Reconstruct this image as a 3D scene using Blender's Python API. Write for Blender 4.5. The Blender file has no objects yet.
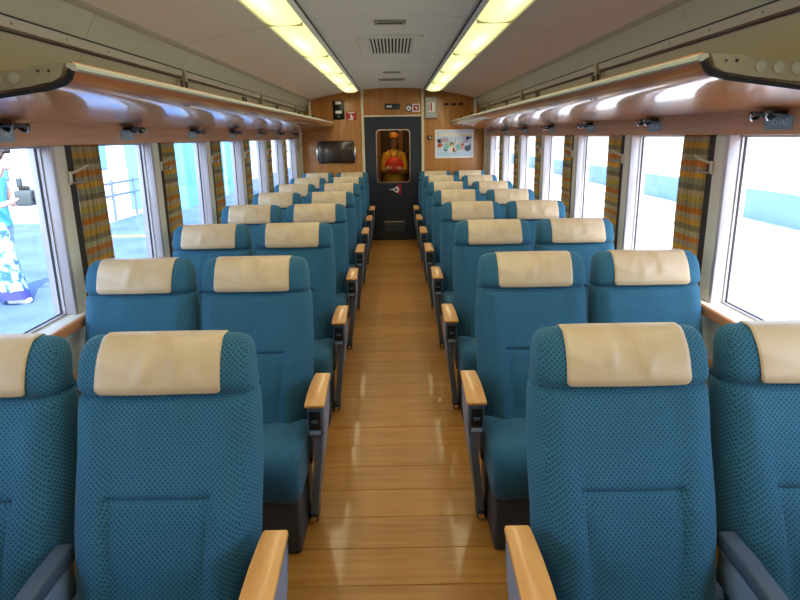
import bpy, bmesh, math, random
from mathutils import Vector, Matrix
from math import sin, cos, pi, radians
random.seed(7)
SC = bpy.context.scene
COL = SC.collection

# ------------------------------------------------------------------ camera
cam_data = bpy.data.cameras.new('camera')
cam_data.sensor_fit = 'HORIZONTAL'; cam_data.sensor_width = 36.0
cam_data.lens = 617.43 / 800 * 36.0
cam_data.clip_start = 0.02; cam_data.clip_end = 500
cam = bpy.data.objects.new('view_camera', cam_data); COL.objects.link(cam)
_r = Vector((0.9998318, -0.0098767, -0.0154543))
_u = Vector((0.0174728, 0.2567898, 0.9663093))
_f = Vector((0.0055754, 0.9664168, -0.2569191))
M = Matrix((( _r.x, _u.x, -_f.x, 0.0109), (_r.y, _u.y, -_f.y, 0.0), (_r.z, _u.z, -_f.z, 1.5841), (0, 0, 0, 1)))
cam.matrix_world = M
SC.camera = cam

# ------------------------------------------------------------------ sky, sun, exposure
world = bpy.data.worlds.new('sky'); SC.world = world; world.use_nodes = True
wn = world.node_tree.nodes; wl = world.node_tree.links; wn.clear()
sky = wn.new('ShaderNodeTexSky'); sky.sky_type = 'NISHITA'; sky.sun_disc = False
sky.sun_elevation = radians(52); sky.sun_rotation = radians(165); sky.air_density = 1.0; sky.dust_density = 1.5
bg = wn.new('ShaderNodeBackground'); bg.inputs['Strength'].default_value = 0.8
wo = wn.new('ShaderNodeOutputWorld')
wl.new(sky.outputs[0], bg.inputs['Color']); wl.new(bg.outputs[0], wo.inputs['Surface'])
sd = bpy.data.lights.new('sun', 'SUN'); sd.energy = 7.0; sd.angle = radians(0.6); sd.color = (1.0, 0.96, 0.9)
sun = bpy.data.objects.new('sun', sd); COL.objects.link(sun)
_az = radians(165); _el = radians(52)
sdir = -Vector((sin(_az) * cos(_el), cos(_az) * cos(_el), sin(_el)))
sun.rotation_euler = sdir.to_track_quat('-Z', 'Y').to_euler(); sun.location = (0, -5, 12)
LAMP_EMIT = 5.0
SC.view_settings.view_transform = 'Standard'
SC.view_settings.look = 'None'
SC.view_settings.gamma = 1.0
SC.view_settings.use_curve_mapping = False
SC.view_settings.exposure = 0.52

# ------------------------------------------------------------------ materials
def lin(c):
    return tuple((v / 12.92 if v <= .04045 else ((v + .055) / 1.055) ** 2.4) for v in c)
def hx(s):
    return lin(tuple(int(s[i:i + 2], 16) / 255 for i in (0, 2, 4)))
def mat(name, col, rough=.6, metal=0.0, spec=.5, sheen=0.0, coat=0.0, emit=None, estr=0.0):
    m = bpy.data.materials.new(name); m.use_nodes = True
    b = m.node_tree.nodes['Principled BSDF']
    b.inputs['Base Color'].default_value = (*col, 1); b.inputs['Roughness'].default_value = rough
    b.inputs['Metallic'].default_value = metal; b.inputs['Specular IOR Level'].default_value = spec
    b.inputs['Sheen Weight'].default_value = sheen; b.inputs['Sheen Roughness'].default_value = .45
    b.inputs['Coat Weight'].default_value = coat; b.inputs['Coat Roughness'].default_value = .08
    if emit:
        b.inputs['Emission Color'].default_value = (*emit, 1); b.inputs['Emission Strength'].default_value = estr
    return m
def P(m): return m.node_tree.nodes['Principled BSDF']
def nd(m, t, **kw):
    n = m.node_tree.nodes.new(t)
    for k, v in kw.items(): setattr(n, k, v)
    return n
def lk(m, a, b): m.node_tree.links.new(a, b)
def ramp(m, stops, interp='LINEAR'):
    n = nd(m, 'ShaderNodeValToRGB'); n.color_ramp.interpolation = interp
    e = n.color_ramp.elements
    while len(e) < len(stops): e.new(.5)
    for el, (p, c) in zip(e, stops): el.position = p; el.color = (*c, 1)
    return n
def bump(m, src, strength=.2, dist=.005):
    b = nd(m, 'ShaderNodeBump'); b.inputs['Strength'].default_value = strength; b.inputs['Distance'].default_value = dist
    lk(m, src, b.inputs['Height']); lk(m, b.outputs[0], P(m).inputs['Normal'])

def wood(name, c1, c2, scale=(2, 30, 30), rough=.4, coat=.0, rand=.0):
    """grained wood; scale stretches the noise across the grain"""
    m = mat(name, c1, rough, coat=coat)
    tc = nd(m, 'ShaderNodeTexCoord'); mp = nd(m, 'ShaderNodeMapping'); mp.inputs['Scale'].default_value = scale
    nz = nd(m, 'ShaderNodeTexNoise'); nz.inputs['Scale'].default_value = 1.0; nz.inputs['Detail'].default_value = 6; nz.inputs['Roughness'].default_value = .6
    lk(m, tc.outputs['Object'], mp.inputs[0])
    if rand:
        oi = nd(m, 'ShaderNodeObjectInfo'); mu = nd(m, 'ShaderNodeMath', operation='MULTIPLY'); mu.inputs[1].default_value = 37.0
        lk(m, oi.outputs['Random'], mu.inputs[0]); cx = nd(m, 'ShaderNodeCombineXYZ'); lk(m, mu.outputs[0], cx.inputs[0]); lk(m, mu.outputs[0], cx.inputs[1])
        va = nd(m, 'ShaderNodeVectorMath', operation='ADD'); lk(m, mp.outputs[0], va.inputs[0]); lk(m, cx.outputs[0], va.inputs[1]); lk(m, va.outputs[0], nz.inputs['Vector'])
    else:
        lk(m, mp.outputs[0], nz.inputs['Vector'])
    rp = ramp(m, [(.3, c1), (.7, c2)]); lk(m, nz.outputs[0], rp.inputs[0])
    if rand:
        hs = nd(m, 'ShaderNodeHueSaturation'); mr = nd(m, 'ShaderNodeMapRange')
        mr.inputs[3].default_value = 1 - rand; mr.inputs[4].default_value = 1 + rand
        lk(m, oi.outputs['Random'], mr.inputs[0]); lk(m, mr.outputs[0], hs.inputs['Value']); lk(m, rp.outputs[0], hs.inputs['Color']); lk(m, hs.outputs[0], P(m).inputs['Base Color'])
    else:
        lk(m, rp.outputs[0], P(m).inputs['Base Color'])
    bump(m, nz.outputs[0], .08, .002)
    return m

MT = {}
# moquette: dark dots on a diagonal grid, mapped by box-projected UVs in metres
def moquette():
    m = mat('moquette', (.03, .1, .14), .85, spec=.2, sheen=.2)
    P(m).inputs['Sheen Tint'].default_value = (.55, .8, .9, 1)
    uv = nd(m, 'ShaderNodeUVMap'); mp = nd(m, 'ShaderNodeMapping'); mp.inputs['Rotation'].default_value = (0, 0, radians(45)); mp.inputs['Scale'].default_value = (105, 105, 105)
    lk(m, uv.outputs[0], mp.inputs[0])
    vo = nd(m, 'ShaderNodeTexVoronoi', feature='F1', distance='CHEBYCHEV'); vo.inputs['Scale'].default_value = 1; vo.inputs['Randomness'].default_value = 0.0
    lk(m, mp.outputs[0], vo.inputs['Vector'])
    rp = ramp(m, [(.0, hx('1f4353')), (.20, hx('23485a')), (.40, hx('35687f')), (1, hx('3a6e86'))]); lk(m, vo.outputs['Distance'], rp.inputs[0])
    nz = nd(m, 'ShaderNodeTexNoise'); nz.inputs['Scale'].default_value = 9; nz.inputs['Detail'].default_value = 4
    tc = nd(m, 'ShaderNodeTexCoord'); lk(m, tc.outputs['Object'], nz.inputs['Vector'])
    mr = nd(m, 'ShaderNodeMapRange'); mr.inputs[3].default_value = .85; mr.inputs[4].default_value = 1.15; lk(m, nz.outputs[0], mr.inputs[0])
    hs = nd(m, 'ShaderNodeHueSaturation'); lk(m, mr.outputs[0], hs.inputs['Value']); lk(m, rp.outputs[0], hs.inputs['Color']); lk(m, hs.outputs[0], P(m).inputs['Base Color'])
    fz = nd(m, 'ShaderNodeTexNoise'); fz.inputs['Scale'].default_value = 700; lk(m, tc.outputs['Object'], fz.inputs['Vector'])
    bump(m, fz.outputs[0], .25, .002)
    return m
MT['moquette'] = moquette()
def vinyl():
    m = mat('cover_vinyl', hx('d9c6a8'), .42, spec=.45)
    tc = nd(m, 'ShaderNodeTexCoord'); nz = nd(m, 'ShaderNodeTexNoise'); nz.inputs['Scale'].default_value = 7; nz.inputs['Detail'].default_value = 3; nz.inputs['Distortion'].default_value = .6
    lk(m, tc.outputs['Object'], nz.inputs['Vector'])
    rp = ramp(m, [(.35, hx('c1a680')), (.65, hx('cdb593'))]); lk(m, nz.outputs[0], rp.inputs[0]); lk(m, rp.outputs[0], P(m).inputs['Base Color'])
    bump(m, nz.outputs[0], .35, .012)
    return m
MT['vinyl'] = vinyl()
MT['piping'] = mat('piping', hx('4f8294'), .7, sheen=.5)
MT['arm_wood'] = wood('arm_wood', hx('c98a45'), hx('daa05a'), (20, 3, 20), .38, .25)
MT['slate'] = mat('slate_plastic', hx('4a5664'), .45)
MT['slate_mid'] = mat('slate_frame', hx('5e6b7b'), .42)
MT['slate_light'] = mat('slate_side_panel', hx('8291a3'), .4)
MT['blackpl'] = mat('black_plastic', hx('101216'), .35)
MT['pedestal'] = mat('pedestal_paint', hx('353c46'), .5)
MT['chrome'] = mat('chrome', (.75, .75, .75), .18, 1.0)
MT['dark_chrome'] = mat('dark_chrome', (.22, .22, .23), .25, 1.0)
MT['plank'] = wood('floor_plank', hx('a66c28'), hx('c68a3c'), (2.2, 26, 10), .36, .3, rand=.14)
MT['subfloor'] = mat('dark_subfloor', hx('2c1d10'), .7)
MT['panel_wood'] = wood('wall_wood', hx('a4672a'), hx('bc803a'), (16, 16, 1.2), .42, .15)
MT['rack_wood'] = wood('rack_wood', hx('b4672a'), hx('c87a36'), (10, 1.2, 10), .3, .9)
MT['strip_wood'] = wood('strip_wood', hx('c88a5a'), hx('d8a070'), (8, 1.4, 40), .5, .1)
MT['ceiling'] = mat('ceiling_paint', hx('e6e8d2'), .6)
MT['cove'] = mat('cove_paint', hx('a1a289'), .55)
MT['cove_dark'] = mat('cove_rail_paint', hx('9b9781'), .5)
MT['gap'] = mat('dark_gap', hx('3a372f'), .8)
MT['cream'] = mat('cream_paint', hx('dcd8c6'), .5)
MT['alu'] = mat('anodised_aluminium', hx('b9b4b8'), .42, .35)
MT['gasket'] = mat('black_gasket', hx('15171d'), .6)
MT['fold_shade'] = mat('brown_fold_shade', hx('2a2019'), .7)  # dark brown that paints the shade in the curtain's first fold
MT['lower'] = mat('lower_wall', hx('c9cac0'), .55)
MT['sill'] = wood('sill_wood', hx('b36f3c'), hx('c88652'), (8, 1.5, 8), .4, .2)
MT['door'] = mat('door_navy', hx('1c2532'), .45)
MT['trim_ivory'] = mat('ivory_trim', hx('d8c9a3'), .45)
MT['white'] = mat('white_print', hx('f1f0ec'), .5)
MT['red'] = mat('red_print', hx('b01522'), .5)
MT['darkgrey'] = mat('dark_grey', hx('2f3032'), .5)
MT['plate'] = mat('plate_grey_blue', hx('93a6aa'), .45)
MT['platetext'] = mat('plate_text', hx('d5dedd'), .5)
MT['bracket'] = mat('bracket_paint', hx('8d8468'), .5)
MT['liprail'] = mat('lip_rail', hx('a9a996'), .5, 0)
MT['vent_dark'] = mat('vent_dark', hx('0d0c0b'), .9)
MT['tray'] = mat('tray_brown', hx('33261f'), .25, coat=.6)
MT['greybox'] = mat('grey_box', hx('a9aaa2'), .5)
def lampmat():
    m = mat('lamp_diffuser', hx('efeab8'), .5)
    tc = nd(m, 'ShaderNodeTexCoord'); sx = nd(m, 'ShaderNodeSeparateXYZ'); lk(m, tc.outputs['Generated'], sx.inputs[0])
    # brighter over the tube along the middle of the cover and away from its ends
    def tri(src, w):
        a = nd(m, 'ShaderNodeMath', operation='SUBTRACT'); a.inputs[1].default_value = .5; lk(m, src, a.inputs[0])
        b = nd(m, 'ShaderNodeMath', operation='ABSOLUTE'); lk(m, a.outputs[0], b.inputs[0])
        c = nd(m, 'ShaderNodeMapRange'); c.interpolation_type = 'SMOOTHSTEP'; c.inputs[1].default_value = 0; c.inputs[2].default_value = .5; c.inputs[3].default_value = 1; c.inputs[4].default_value = w
        lk(m, b.outputs[0], c.inputs[0]); return c.outputs[0]
    mu = nd(m, 'ShaderNodeMath', operation='MULTIPLY'); lk(m, tri(sx.outputs[0], .45), mu.inputs[0]); lk(m, tri(sx.outputs[1], .6), mu.inputs[1])
    rp = ramp(m, [(.2, hx('cfd085')), (.75, hx('e9eab0')), (1, hx('fdfde4'))]); lk(m, mu.outputs[0], rp.inputs[0])
    m2 = nd(m, 'ShaderNodeMath', operation='MULTIPLY'); m2.inputs[1].default_value = 1.0; lk(m, mu.outputs[0], m2.inputs[0])
    lk(m, rp.outputs[0], P(m).inputs['Emission Color']); P(m).inputs['Emission Strength'].default_value = .95
    return m
MT['lamp'] = lampmat()
def glass(name, tint=(1, 1, 1)):
    m = bpy.data.materials.new(name); m.use_nodes = True; n = m.node_tree.nodes; n.clear()
    o = n.new('ShaderNodeOutputMaterial'); t = n.new('ShaderNodeBsdfTransparent'); t.inputs[0].default_value = (*tint, 1)
    g = n.new('ShaderNodeBsdfGlossy'); g.inputs['Roughness'].default_value = .02; lw = n.new('ShaderNodeLayerWeight'); lw.inputs['Blend'].default_value = .5; pw = n.new('ShaderNodeMath'); pw.operation = 'POWER'; pw.inputs[1].default_value = 5; f = n.new('ShaderNodeMapRange'); f.inputs[3].default_value = .03; f.inputs[4].default_value = .6
    m.node_tree.links.new(lw.outputs['Facing'], pw.inputs[0]); m.node_tree.links.new(pw.outputs[0], f.inputs[0])
    mx = n.new('ShaderNodeMixShader'); L = m.node_tree.links
    L.new(f.outputs[0], mx.inputs[0]); L.new(t.outputs[0], mx.inputs[1]); L.new(g.outputs[0], mx.inputs[2]); L.new(mx.outputs[0], o.inputs[0])
    return m
MT['glass'] = glass('window_glass', (.96, .98, 1)); MT['doorglass'] = glass('door_glass', (.95, .93, .9))
def curtain_mat():
    m = mat('plaid_curtain', (.5, .4, .2), .9, spec=.1)
    tc = nd(m, 'ShaderNodeTexCoord'); sx = nd(m, 'ShaderNodeSeparateXYZ'); lk(m, tc.outputs['Object'], sx.inputs[0])
    mu = nd(m, 'ShaderNodeMath', operation='MULTIPLY'); mu.inputs[1].default_value = 1 / .36; lk(m, sx.outputs[2], mu.inputs[0])
    fr = nd(m, 'ShaderNodeMath', operation='FRACT'); lk(m, mu.outputs[0], fr.inputs[0])
    cols = ['c8823f', 'ada077', 'c2ab5e', 'cbb48f', '8f8670', 'a8a782', 'dcae52', 'b0a388', 'cc8c49', 'bdb590', '988d6c', 'd0a558', 'b8ab88']
    rp = ramp(m, [(i / len(cols), hx(c)) for i, c in enumerate(cols)], 'CONSTANT'); lk(m, fr.outputs[0], rp.inputs[0])
    # fine warp stripes run down the cloth (u of the UV map runs along the cloth, through the pleats)
    uv = nd(m, 'ShaderNodeUVMap'); su = nd(m, 'ShaderNodeSeparateXYZ'); lk(m, uv.outputs[0], su.inputs[0])
    cu = nd(m, 'ShaderNodeCombineXYZ'); lk(m, su.outputs[0], cu.inputs[0])
    nz = nd(m, 'ShaderNodeTexNoise'); nz.inputs['Scale'].default_value = 60; lk(m, cu.outputs[0], nz.inputs['Vector'])
    mr = nd(m, 'ShaderNodeMapRange'); mr.inputs[1].default_value = .35; mr.inputs[2].default_value = .65; mr.inputs[3].default_value = .72; mr.inputs[4].default_value = 1.2; lk(m, nz.outputs[0], mr.inputs[0])
    hs = nd(m, 'ShaderNodeHueSaturation'); hs.inputs['Saturation'].default_value = 1.0; lk(m, mr.outputs[0], hs.inputs['Value']); lk(m, rp.outputs[0], hs.inputs['Color']); lk(m, hs.outputs[0], P(m).inputs['Base Color'])
    tr = nd(m, 'ShaderNodeBsdfTranslucent'); lk(m, hs.outputs[0], tr.inputs[0])
    mx = nd(m, 'ShaderNodeMixShader'); mx.inputs[0].default_value = .3
    lk(m, P(m).outputs[0], mx.inputs[1]); lk(m, tr.outputs[0], mx.inputs[2]); lk(m, mx.outputs[0], m.node_tree.nodes['Material Output'].inputs[0])
    return m
MT['curtain'] = curtain_mat()
def ground(name, c1, c2, sc):
    m = mat(name, c1, .9, spec=.2); tc = nd(m, 'ShaderNodeTexCoord'); nz = nd(m, 'ShaderNodeTexNoise'); nz.inputs['Scale'].default_value = sc; nz.inputs['Detail'].default_value = 8
    lk(m, tc.outputs['Object'], nz.inputs['Vector']); rp = ramp(m, [(.35, c1), (.65, c2)]); lk(m, nz.outputs[0], rp.inputs[0]); lk(m, rp.outputs[0], P(m).inputs['Base Color'])
    bump(m, nz.outputs[0], .2, .01); return m
MT['platform'] = ground('platform_paving', hx('4c6488'), hx('5d7698'), 1.2)  # bluish tint of platform shade is put into the paving colour
MT['gravel'] = ground('pale_ground', hx('cfcac2'), hx('dedad4'), 3)
MT['yellow'] = mat('tactile_yellow', hx('c9a33c'), .8)
MT['bluewall'] = mat('blue_wall', hx('5fa8d8'), .6)
MT['railing'] = mat('railing_steel', hx('5c6d80'), .6, 0)
MT['concrete'] = mat('pale_concrete', hx('e2e3e2'), .8)
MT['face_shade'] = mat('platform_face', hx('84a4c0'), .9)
MT['rail'] = mat('rail_steel', hx('c9bcb4'), .6, 0)
MT['skin'] = mat('skin', hx('d9a98c'), .55)
MT['hair'] = mat('hair', hx('2a1d1a'), .5)
MT['yellowcoat'] = mat('yellow_coat', hx('d9a51e'), .6)
MT['redbag'] = mat('red_bag', hx('d8261c'), .5)
MT['orangecap'] = mat('orange_cap', hx('a8711f'), .7)
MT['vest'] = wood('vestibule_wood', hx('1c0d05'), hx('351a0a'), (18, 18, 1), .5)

# ------------------------------------------------------------------ mesh helpers
def finish(name, bm, m, parent=None, smooth=True, uv=False, angle=40):
    me = bpy.data.meshes.new(name)
    bmesh.ops.recalc_face_normals(bm, faces=bm.faces)
    if uv:
        L = bm.loops.layers.uv.new('UVMap')
        for f in bm.faces:
            n = f.normal; a = max(range(3), key=lambda i: abs(n[i]))
            for l in f.loops:
                c = l.vert.co
                l[L].uv = (c.y, c.z) if a == 0 else ((c.x, c.z) if a == 1 else (c.x, c.y))
    bm.to_mesh(me); bm.free()
    for mm in (m if isinstance(m, (list, tuple)) else [m]): me.materials.append(mm)
    if smooth:
        for p in me.polygons: p.use_smooth = True
        try: me.set_sharp_from_angle(angle=radians(angle))
        except Exception: pass
    o = bpy.data.objects.new(name, me); COL.objects.link(o)
    if parent: o.parent = parent
    return o
def box(bm, x0, x1, y0, y1, z0, z1, bev=0, seg=2, mi=0):
    r = bmesh.ops.create_cube(bm, size=1)
    vs = r['verts']
    for v in vs:
        v.co = Vector(((x0 + x1) / 2 + v.co.x * (x1 - x0), (y0 + y1) / 2 + v.co.y * (y1 - y0), (z0 + z1) / 2 + v.co.z * (z1 - z0)))
    fs = list({f for v in vs for f in v.link_faces})
    for f in fs: f.material_index = mi
    if bev:
        es = list({e for v in vs for e in v.link_edges})
        r2 = bmesh.ops.bevel(bm, geom=es, offset=bev, segments=seg, affect='EDGES', profile=.5)
        for f in r2['faces']: f.material_index = mi
def loft(bm, rings, cap=True, closed=True, mi=0):
    vr = [[bm.verts.new(p) for p in r] for r in rings]
    n = len(rings[0])
    for a, b in zip(vr, vr[1:]):
        for i in range(n if closed else n - 1):
            j = (i + 1) % n
            f = bm.faces.new((a[i], a[j], b[j], b[i])); f.material_index = mi
    if cap and closed:
        f = bm.faces.new(vr[0]); f.material_index = mi
        f = bm.faces.new(vr[-1]); f.material_index = mi
    return vr
def tube(bm, pts, rad, n=8, mi=0):
    pts = [Vector(p) for p in pts]; rads = rad if isinstance(rad, (list, tuple)) else [rad] * len(pts)
    rings = []
    t0 = (pts[1] - pts[0]).normalized(); ref = Vector((0, 0, 1)) if abs(t0.z) < .9 else Vector((1, 0, 0))
    for i, p in enumerate(pts):
        t = (pts[min(i + 1, len(pts) - 1)] - pts[max(i - 1, 0)]).normalized()
        a = t.cross(ref).normalized(); b = a.cross(t).normalized()
        rings.append([p + (a * cos(2 * pi * k / n) + b * sin(2 * pi * k / n)) * rads[i] for k in range(n)])
    loft(bm, rings, mi=mi)
def disc(bm, c, axis, rad, depth, n=20, mi=0):
    c = Vector(c); a = Vector(axis).normalized()
    tube(bm, [c, c + a * depth], rad, n, mi)
def ball(bm, c, r, seg=12, mi=0):
    rr = r if isinstance(r, (list, tuple)) else (r, r, r)
    g = bmesh.ops.create_uvsphere(bm, u_segments=seg, v_segments=seg // 2 + 2, radius=1)
    for v in g['verts']: v.co = Vector((c[0] + v.co.x * rr[0], c[1] + v.co.y * rr[1], c[2] + v.co.z * rr[2]))
    for f in {f for v in g['verts'] for f in v.link_faces}: f.material_index = mi
def prism(bm, poly, axis, a, b, mi=0):
    """extrude 2-D poly; axis 'y': poly is (x,z); 'x': (y,z); 'z': (x,y)"""
    def pt(p, t): return (p[0], t, p[1]) if axis == 'y' else ((t, p[0], p[1]) if axis == 'x' else (p[0], p[1], t))
    loft(bm, [[pt(p, a) for p in poly], [pt(p, b) for p in poly]], mi=mi)
def rrect(w, h, r, n=4, cx=0, cy=0):
    pts = []
    for sx, sy, a0 in ((1, 1, 0), (-1, 1, 90), (-1, -1, 180), (1, -1, 270)):
        for k in range(n + 1):
            a = radians(a0 + 90 * k / n); pts.append((cx + sx * (w / 2 - r) + r * cos(a), cy + sy * (h / 2 - r) + r * sin(a)))
    return pts
def BM(): return bmesh.new()
def bobj(name, m, parent, *boxes, bev=0, smooth=True, seg=2):
    bm = BM()
    for b in boxes: box(bm, *b, bev=bev, seg=seg)
    return finish(name, bm, m, parent, smooth)
def tag(o, label=None, cat=None, group=None, kind=None):
    if label: o['label'] = label
    if cat: o['category'] = cat
    if group: o['group'] = group
    if kind: o['kind'] = kind
    return o
def thing(name, label, cat, loc=(0, 0, 0), group=None, rz=0):
    o = bpy.data.objects.new(name, None); COL.objects.link(o); o.location = loc; o.rotation_euler.z = rz; o.empty_display_size = .1
    return tag(o, label, cat, group)
def copy_tree(o, parent=None):
    c = o.copy(); COL.objects.link(c)
    if parent: c.parent = parent
    for ch in list(o.children): copy_tree(ch, c)
    return c
def text_obj(name, body, size, m, parent, loc, rot, depth=.0008):
    cu = bpy.data.curves.new(name, 'FONT'); cu.body = body; cu.size = size; cu.align_x = 'CENTER'; cu.align_y = 'CENTER'; cu.extrude = depth; cu.resolution_u = 2
    t = bpy.data.objects.new(name, cu); COL.objects.link(t)
    dg = bpy.context.evaluated_depsgraph_get(); me = bpy.data.meshes.new_from_object(t.evaluated_get(dg))
    bpy.data.objects.remove(t); me.materials.clear(); me.materials.append(m)
    o = bpy.data.objects.new(name, me); COL.objects.link(o); o.parent = parent; o.location = loc; o.rotation_euler = rot
    return o

ordinal = ['first', 'second', 'third', 'fourth', 'fifth', 'sixth', 'seventh', 'eighth', 'ninth', 'tenth']
Y0, YE = -1.25, 9.64           # carriage runs from behind the camera to the end wall
WX = 1.42                       # inner face of the window piers
PITCH = 1.1
SIDE = {-1: 'left', 1: 'right'}

# ------------------------------------------------------------------ floor
fl = bobj('floor', MT['subfloor'], None, (-1.5, 1.5, Y0 - .1, YE + .1, -.06, -.012), smooth=False); tag(fl, kind='structure')
_pb, _p0 = .21047, 1.9115
pbm = BM(); box(pbm, -1.4, 1.4, -_pb / 2 + .0016, _pb / 2 - .0016, -.012, 0, bev=.0015, seg=1)
plank0 = finish('plank', pbm, MT['plank'], fl, False)
i0 = math.ceil((Y0 - _p0) / _pb); first = True
for i in range(i0, 400):
    yc = _p0 + (i + .5) * _pb
    if yc + _pb / 2 > YE + .02: break
    p = plank0 if first else plank0.copy()
    if not first: COL.objects.link(p)
    first = False
    p.location = (0, yc, 0)
last_y = _p0 + i * _pb
bobj('plank', MT['plank'], fl, (-1.4, 1.4, last_y + .0016, YE, -.012, 0), smooth=False)

# ------------------------------------------------------------------ ceiling (arched)
def zc(x): return 2.272 - .105 * x * x
def arch(bm, x0, x1, y0, y1, dz0, dz1, n=8):
    bot = [(x0 + (x1 - x0) * k / n) for k in range(n + 1)]
    poly = [(x, zc(x) + dz0) for x in bot] + [(x, zc(x) + dz1) for x in reversed(bot)]
    prism(bm, poly, 'y', y0, y1)
bm = BM(); arch(bm, -1.45, 1.45, Y0 - .1, YE + .1, .02, .08, 20)
ceil = finish('ceiling', bm, MT['gap'], None); tag(ceil, kind='structure')
seams = [Y0, -.47 , 1.73, 3.93, 6.15, 8.37, YE]
for a, b in zip(seams, seams[1:]):
    for x0, x1 in ((-1.228, -.735), (-.465, .465), (.735, 1.228)):
        bm = BM(); arch(bm, x0, x1, a + .005, b - .005, 0, .02)
        finish('ceiling_panel', bm, MT['ceiling'], ceil)

# ------------------------------------------------------------------ side walls
for s in (-1, 1):
    nm = SIDE[s]
    def sb(x0, x1, *r): return (min(s * x0, s * x1), max(s * x0, s * x1), *r)
    # shell: outer skin below and above the windows
    wl_ = bobj('wall_' + nm, MT['lower'], None, sb(1.43, 1.54, Y0 - .1, YE + .1, -.06, .80), sb(1.46, 1.54, Y0 - .1, YE + .1, 1.585, 2.2), sb(1.43, 1.54, Y0 - .1, -.43 - .2, .8, 1.585), smooth=False)
    tag(wl_, kind='structure')
    bobj('lower_panel', MT['lower'], wl_, sb(1.405, 1.43, Y0, YE, .60, .80))
    bobj('wood_rail', MT['sill'], wl_, sb(1.37, 1.43, Y0, YE, .535, .60), bev=.006)
    bobj('heater_panel', MT['lower'], wl_, sb(1.39, 1.43, Y0, YE, .10, .535))
    bb = bobj('baseboard_' + nm, MT['pedestal'], None, sb(1.38, 1.43, Y0, YE, 0, .10), bev=.004); tag(bb, kind='structure')
    # sill shelf: wooden nosing and pale top
    sl = bobj('sill', MT['cream'], wl_, sb(1.385, 1.50, Y0, YE, .80, .832), bev=.003)
    bobj('sill_nosing', MT['sill'], wl_, sb(1.362, 1.387, Y0, YE, .795, .838), bev=.008, seg=3)
    # wooden strip above the windows
    bobj('wood_strip', MT['strip_wood'], wl_, sb(1.405, 1.47, Y0, YE, 1.567, 1.665), bev=.003)
    # piers between the windows
    for k in range(-3, 7):
        y = 2.67 + PITCH * k; w = .115 if k < 6 else YE - y
        bm = BM(); box(bm, *sb(1.42, 1.52, y + .022, y + w, .83, 1.57), bev=.012, seg=3)
        pr_ = finish('pier', bm, MT['cream'], wl_)
        bobj('window_reveal', MT['alu'], pr_, sb(1.422, 1.52, y - .004, y + .024, .832, 1.567), bev=.004)
        bobj('pier_fold_shade', MT['fold_shade'], pr_, sb(1.433, 1.53, y + w - .002, y + w + .072, .832, 1.567)) if k < 6 else None  # dark strip standing in for the curtain's shaded first fold
    # cove panels between rack and ceiling
    rows = [Y0, .63, 1.73, 2.83, 4.05, 5.15, 6.35, 7.45, 8.55, YE]
    for a, b in zip(rows, rows[1:]):
        bm = BM(); prism(bm, [(s * 1.222, 2.135), (s * 1.232, 2.105), (s * 1.30, 1.985), (s * 1.395, 1.75), (s * 1.42, 1.655), (s * 1.46, 1.655), (s * 1.46, 2.2), (s * 1.24, 2.2)], 'y', a + .0012, b - .0012)
        finish('cove_panel', bm, MT['cove'], wl_)
    bm = BM(); prism(bm, [(s * 1.292, 1.995), (s * 1.276, 1.990), (s * 1.284, 1.958), (s * 1.305, 1.955), (s * 1.33, 1.96), (s * 1.32, 2.0)], 'y', Y0, YE - .002)
    cr = finish('cove_rail', bm, MT['cove_dark'], wl_)
    for za, xa in ((1.951, 1.3085), (1.999, 1.2895)):
        bobj('rail_dark_line', MT['gap'], wl_, sb(xa - .003, xa + .02, Y0, YE - .003, za - .0022, za + .0022), smooth=False)  # lower dark strip imitates the rail's shadow, upper one the thin line above
    bm = BM()
    y = Y0 + .2
    while y < YE - .1:
        disc(bm, (s * 1.283, y, 1.974), (-s, 0, -.25), .005, .003, 8); y += .37
    finish('rail_screws', bm, MT['gap'], wl_)
    bm = BM(); prism(bm, [(s * 1.220, 2.13), (s * 1.205, 2.128), (s * 1.212, 2.112), (s * 1.235, 2.098), (s * 1.24, 2.13)], 'y', Y0, YE - .002)
    finish('ceiling_bead', bm, MT['cove'], wl_)
    for y in (1.75, 4.05, 6.35, 8.55):
        bobj('cove_clip', MT['bracket'], wl_, sb(1.262, 1.30, y - .018, y + .018, 1.905, 1.995), bev=.004)
    # end post in the corner at the far wall
    cp = bobj('trim_%d' % (1 if s < 0 else 2), MT['cream'], None, sb(1.375, 1.425, YE - .06, YE - .002, .83, 1.66), sb(1.215, 1.26, YE - .03, YE - .002, 1.80, 2.12), bev=.01, seg=3)
    tag(cp, kind='structure')

# windows
n = 0
for s in (-1, 1):
    for k in range(-3, 6):
        n += 1
        ya, yb = 2.67 + PITCH * k + .18, 2.67 + PITCH * (k + 1)
        wroot = bpy.data.objects.new('window_%d' % n, None); COL.objects.link(wroot); wroot.location = (s * 1.485, (ya + yb) / 2, .832); tag(wroot, kind='structure')
        hw = (yb - ya) / 2 + .004; H = .737
        bm = BM()
        for b in ((-.012, .02, -hw, -hw + .015, 0, H), (-.012, .02, hw - .015, hw, 0, H), (-.012, .02, -hw + .015, hw - .015, 0, .010), (-.012, .02, -hw + .015, hw - .015, H - .012, H)): box(bm, *b)
        finish('window_frame', bm, MT['alu'], wroot, False)
        bm = BM()
        for b in ((-.002, .007, -hw + .015, -hw + .018, .01, H - .012), (-.002, .007, hw - .018, hw - .015, .01, H - .012), (-.002, .007, -hw + .018, hw - .018, .010, .013)): box(bm, *b)
        finish('gasket', bm, MT['gasket'], wroot, False)
        bobj('pane', MT['glass'], wroot, (0, .005, -hw + .03, hw - .03, .01, H - .012), smooth=False)

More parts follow.
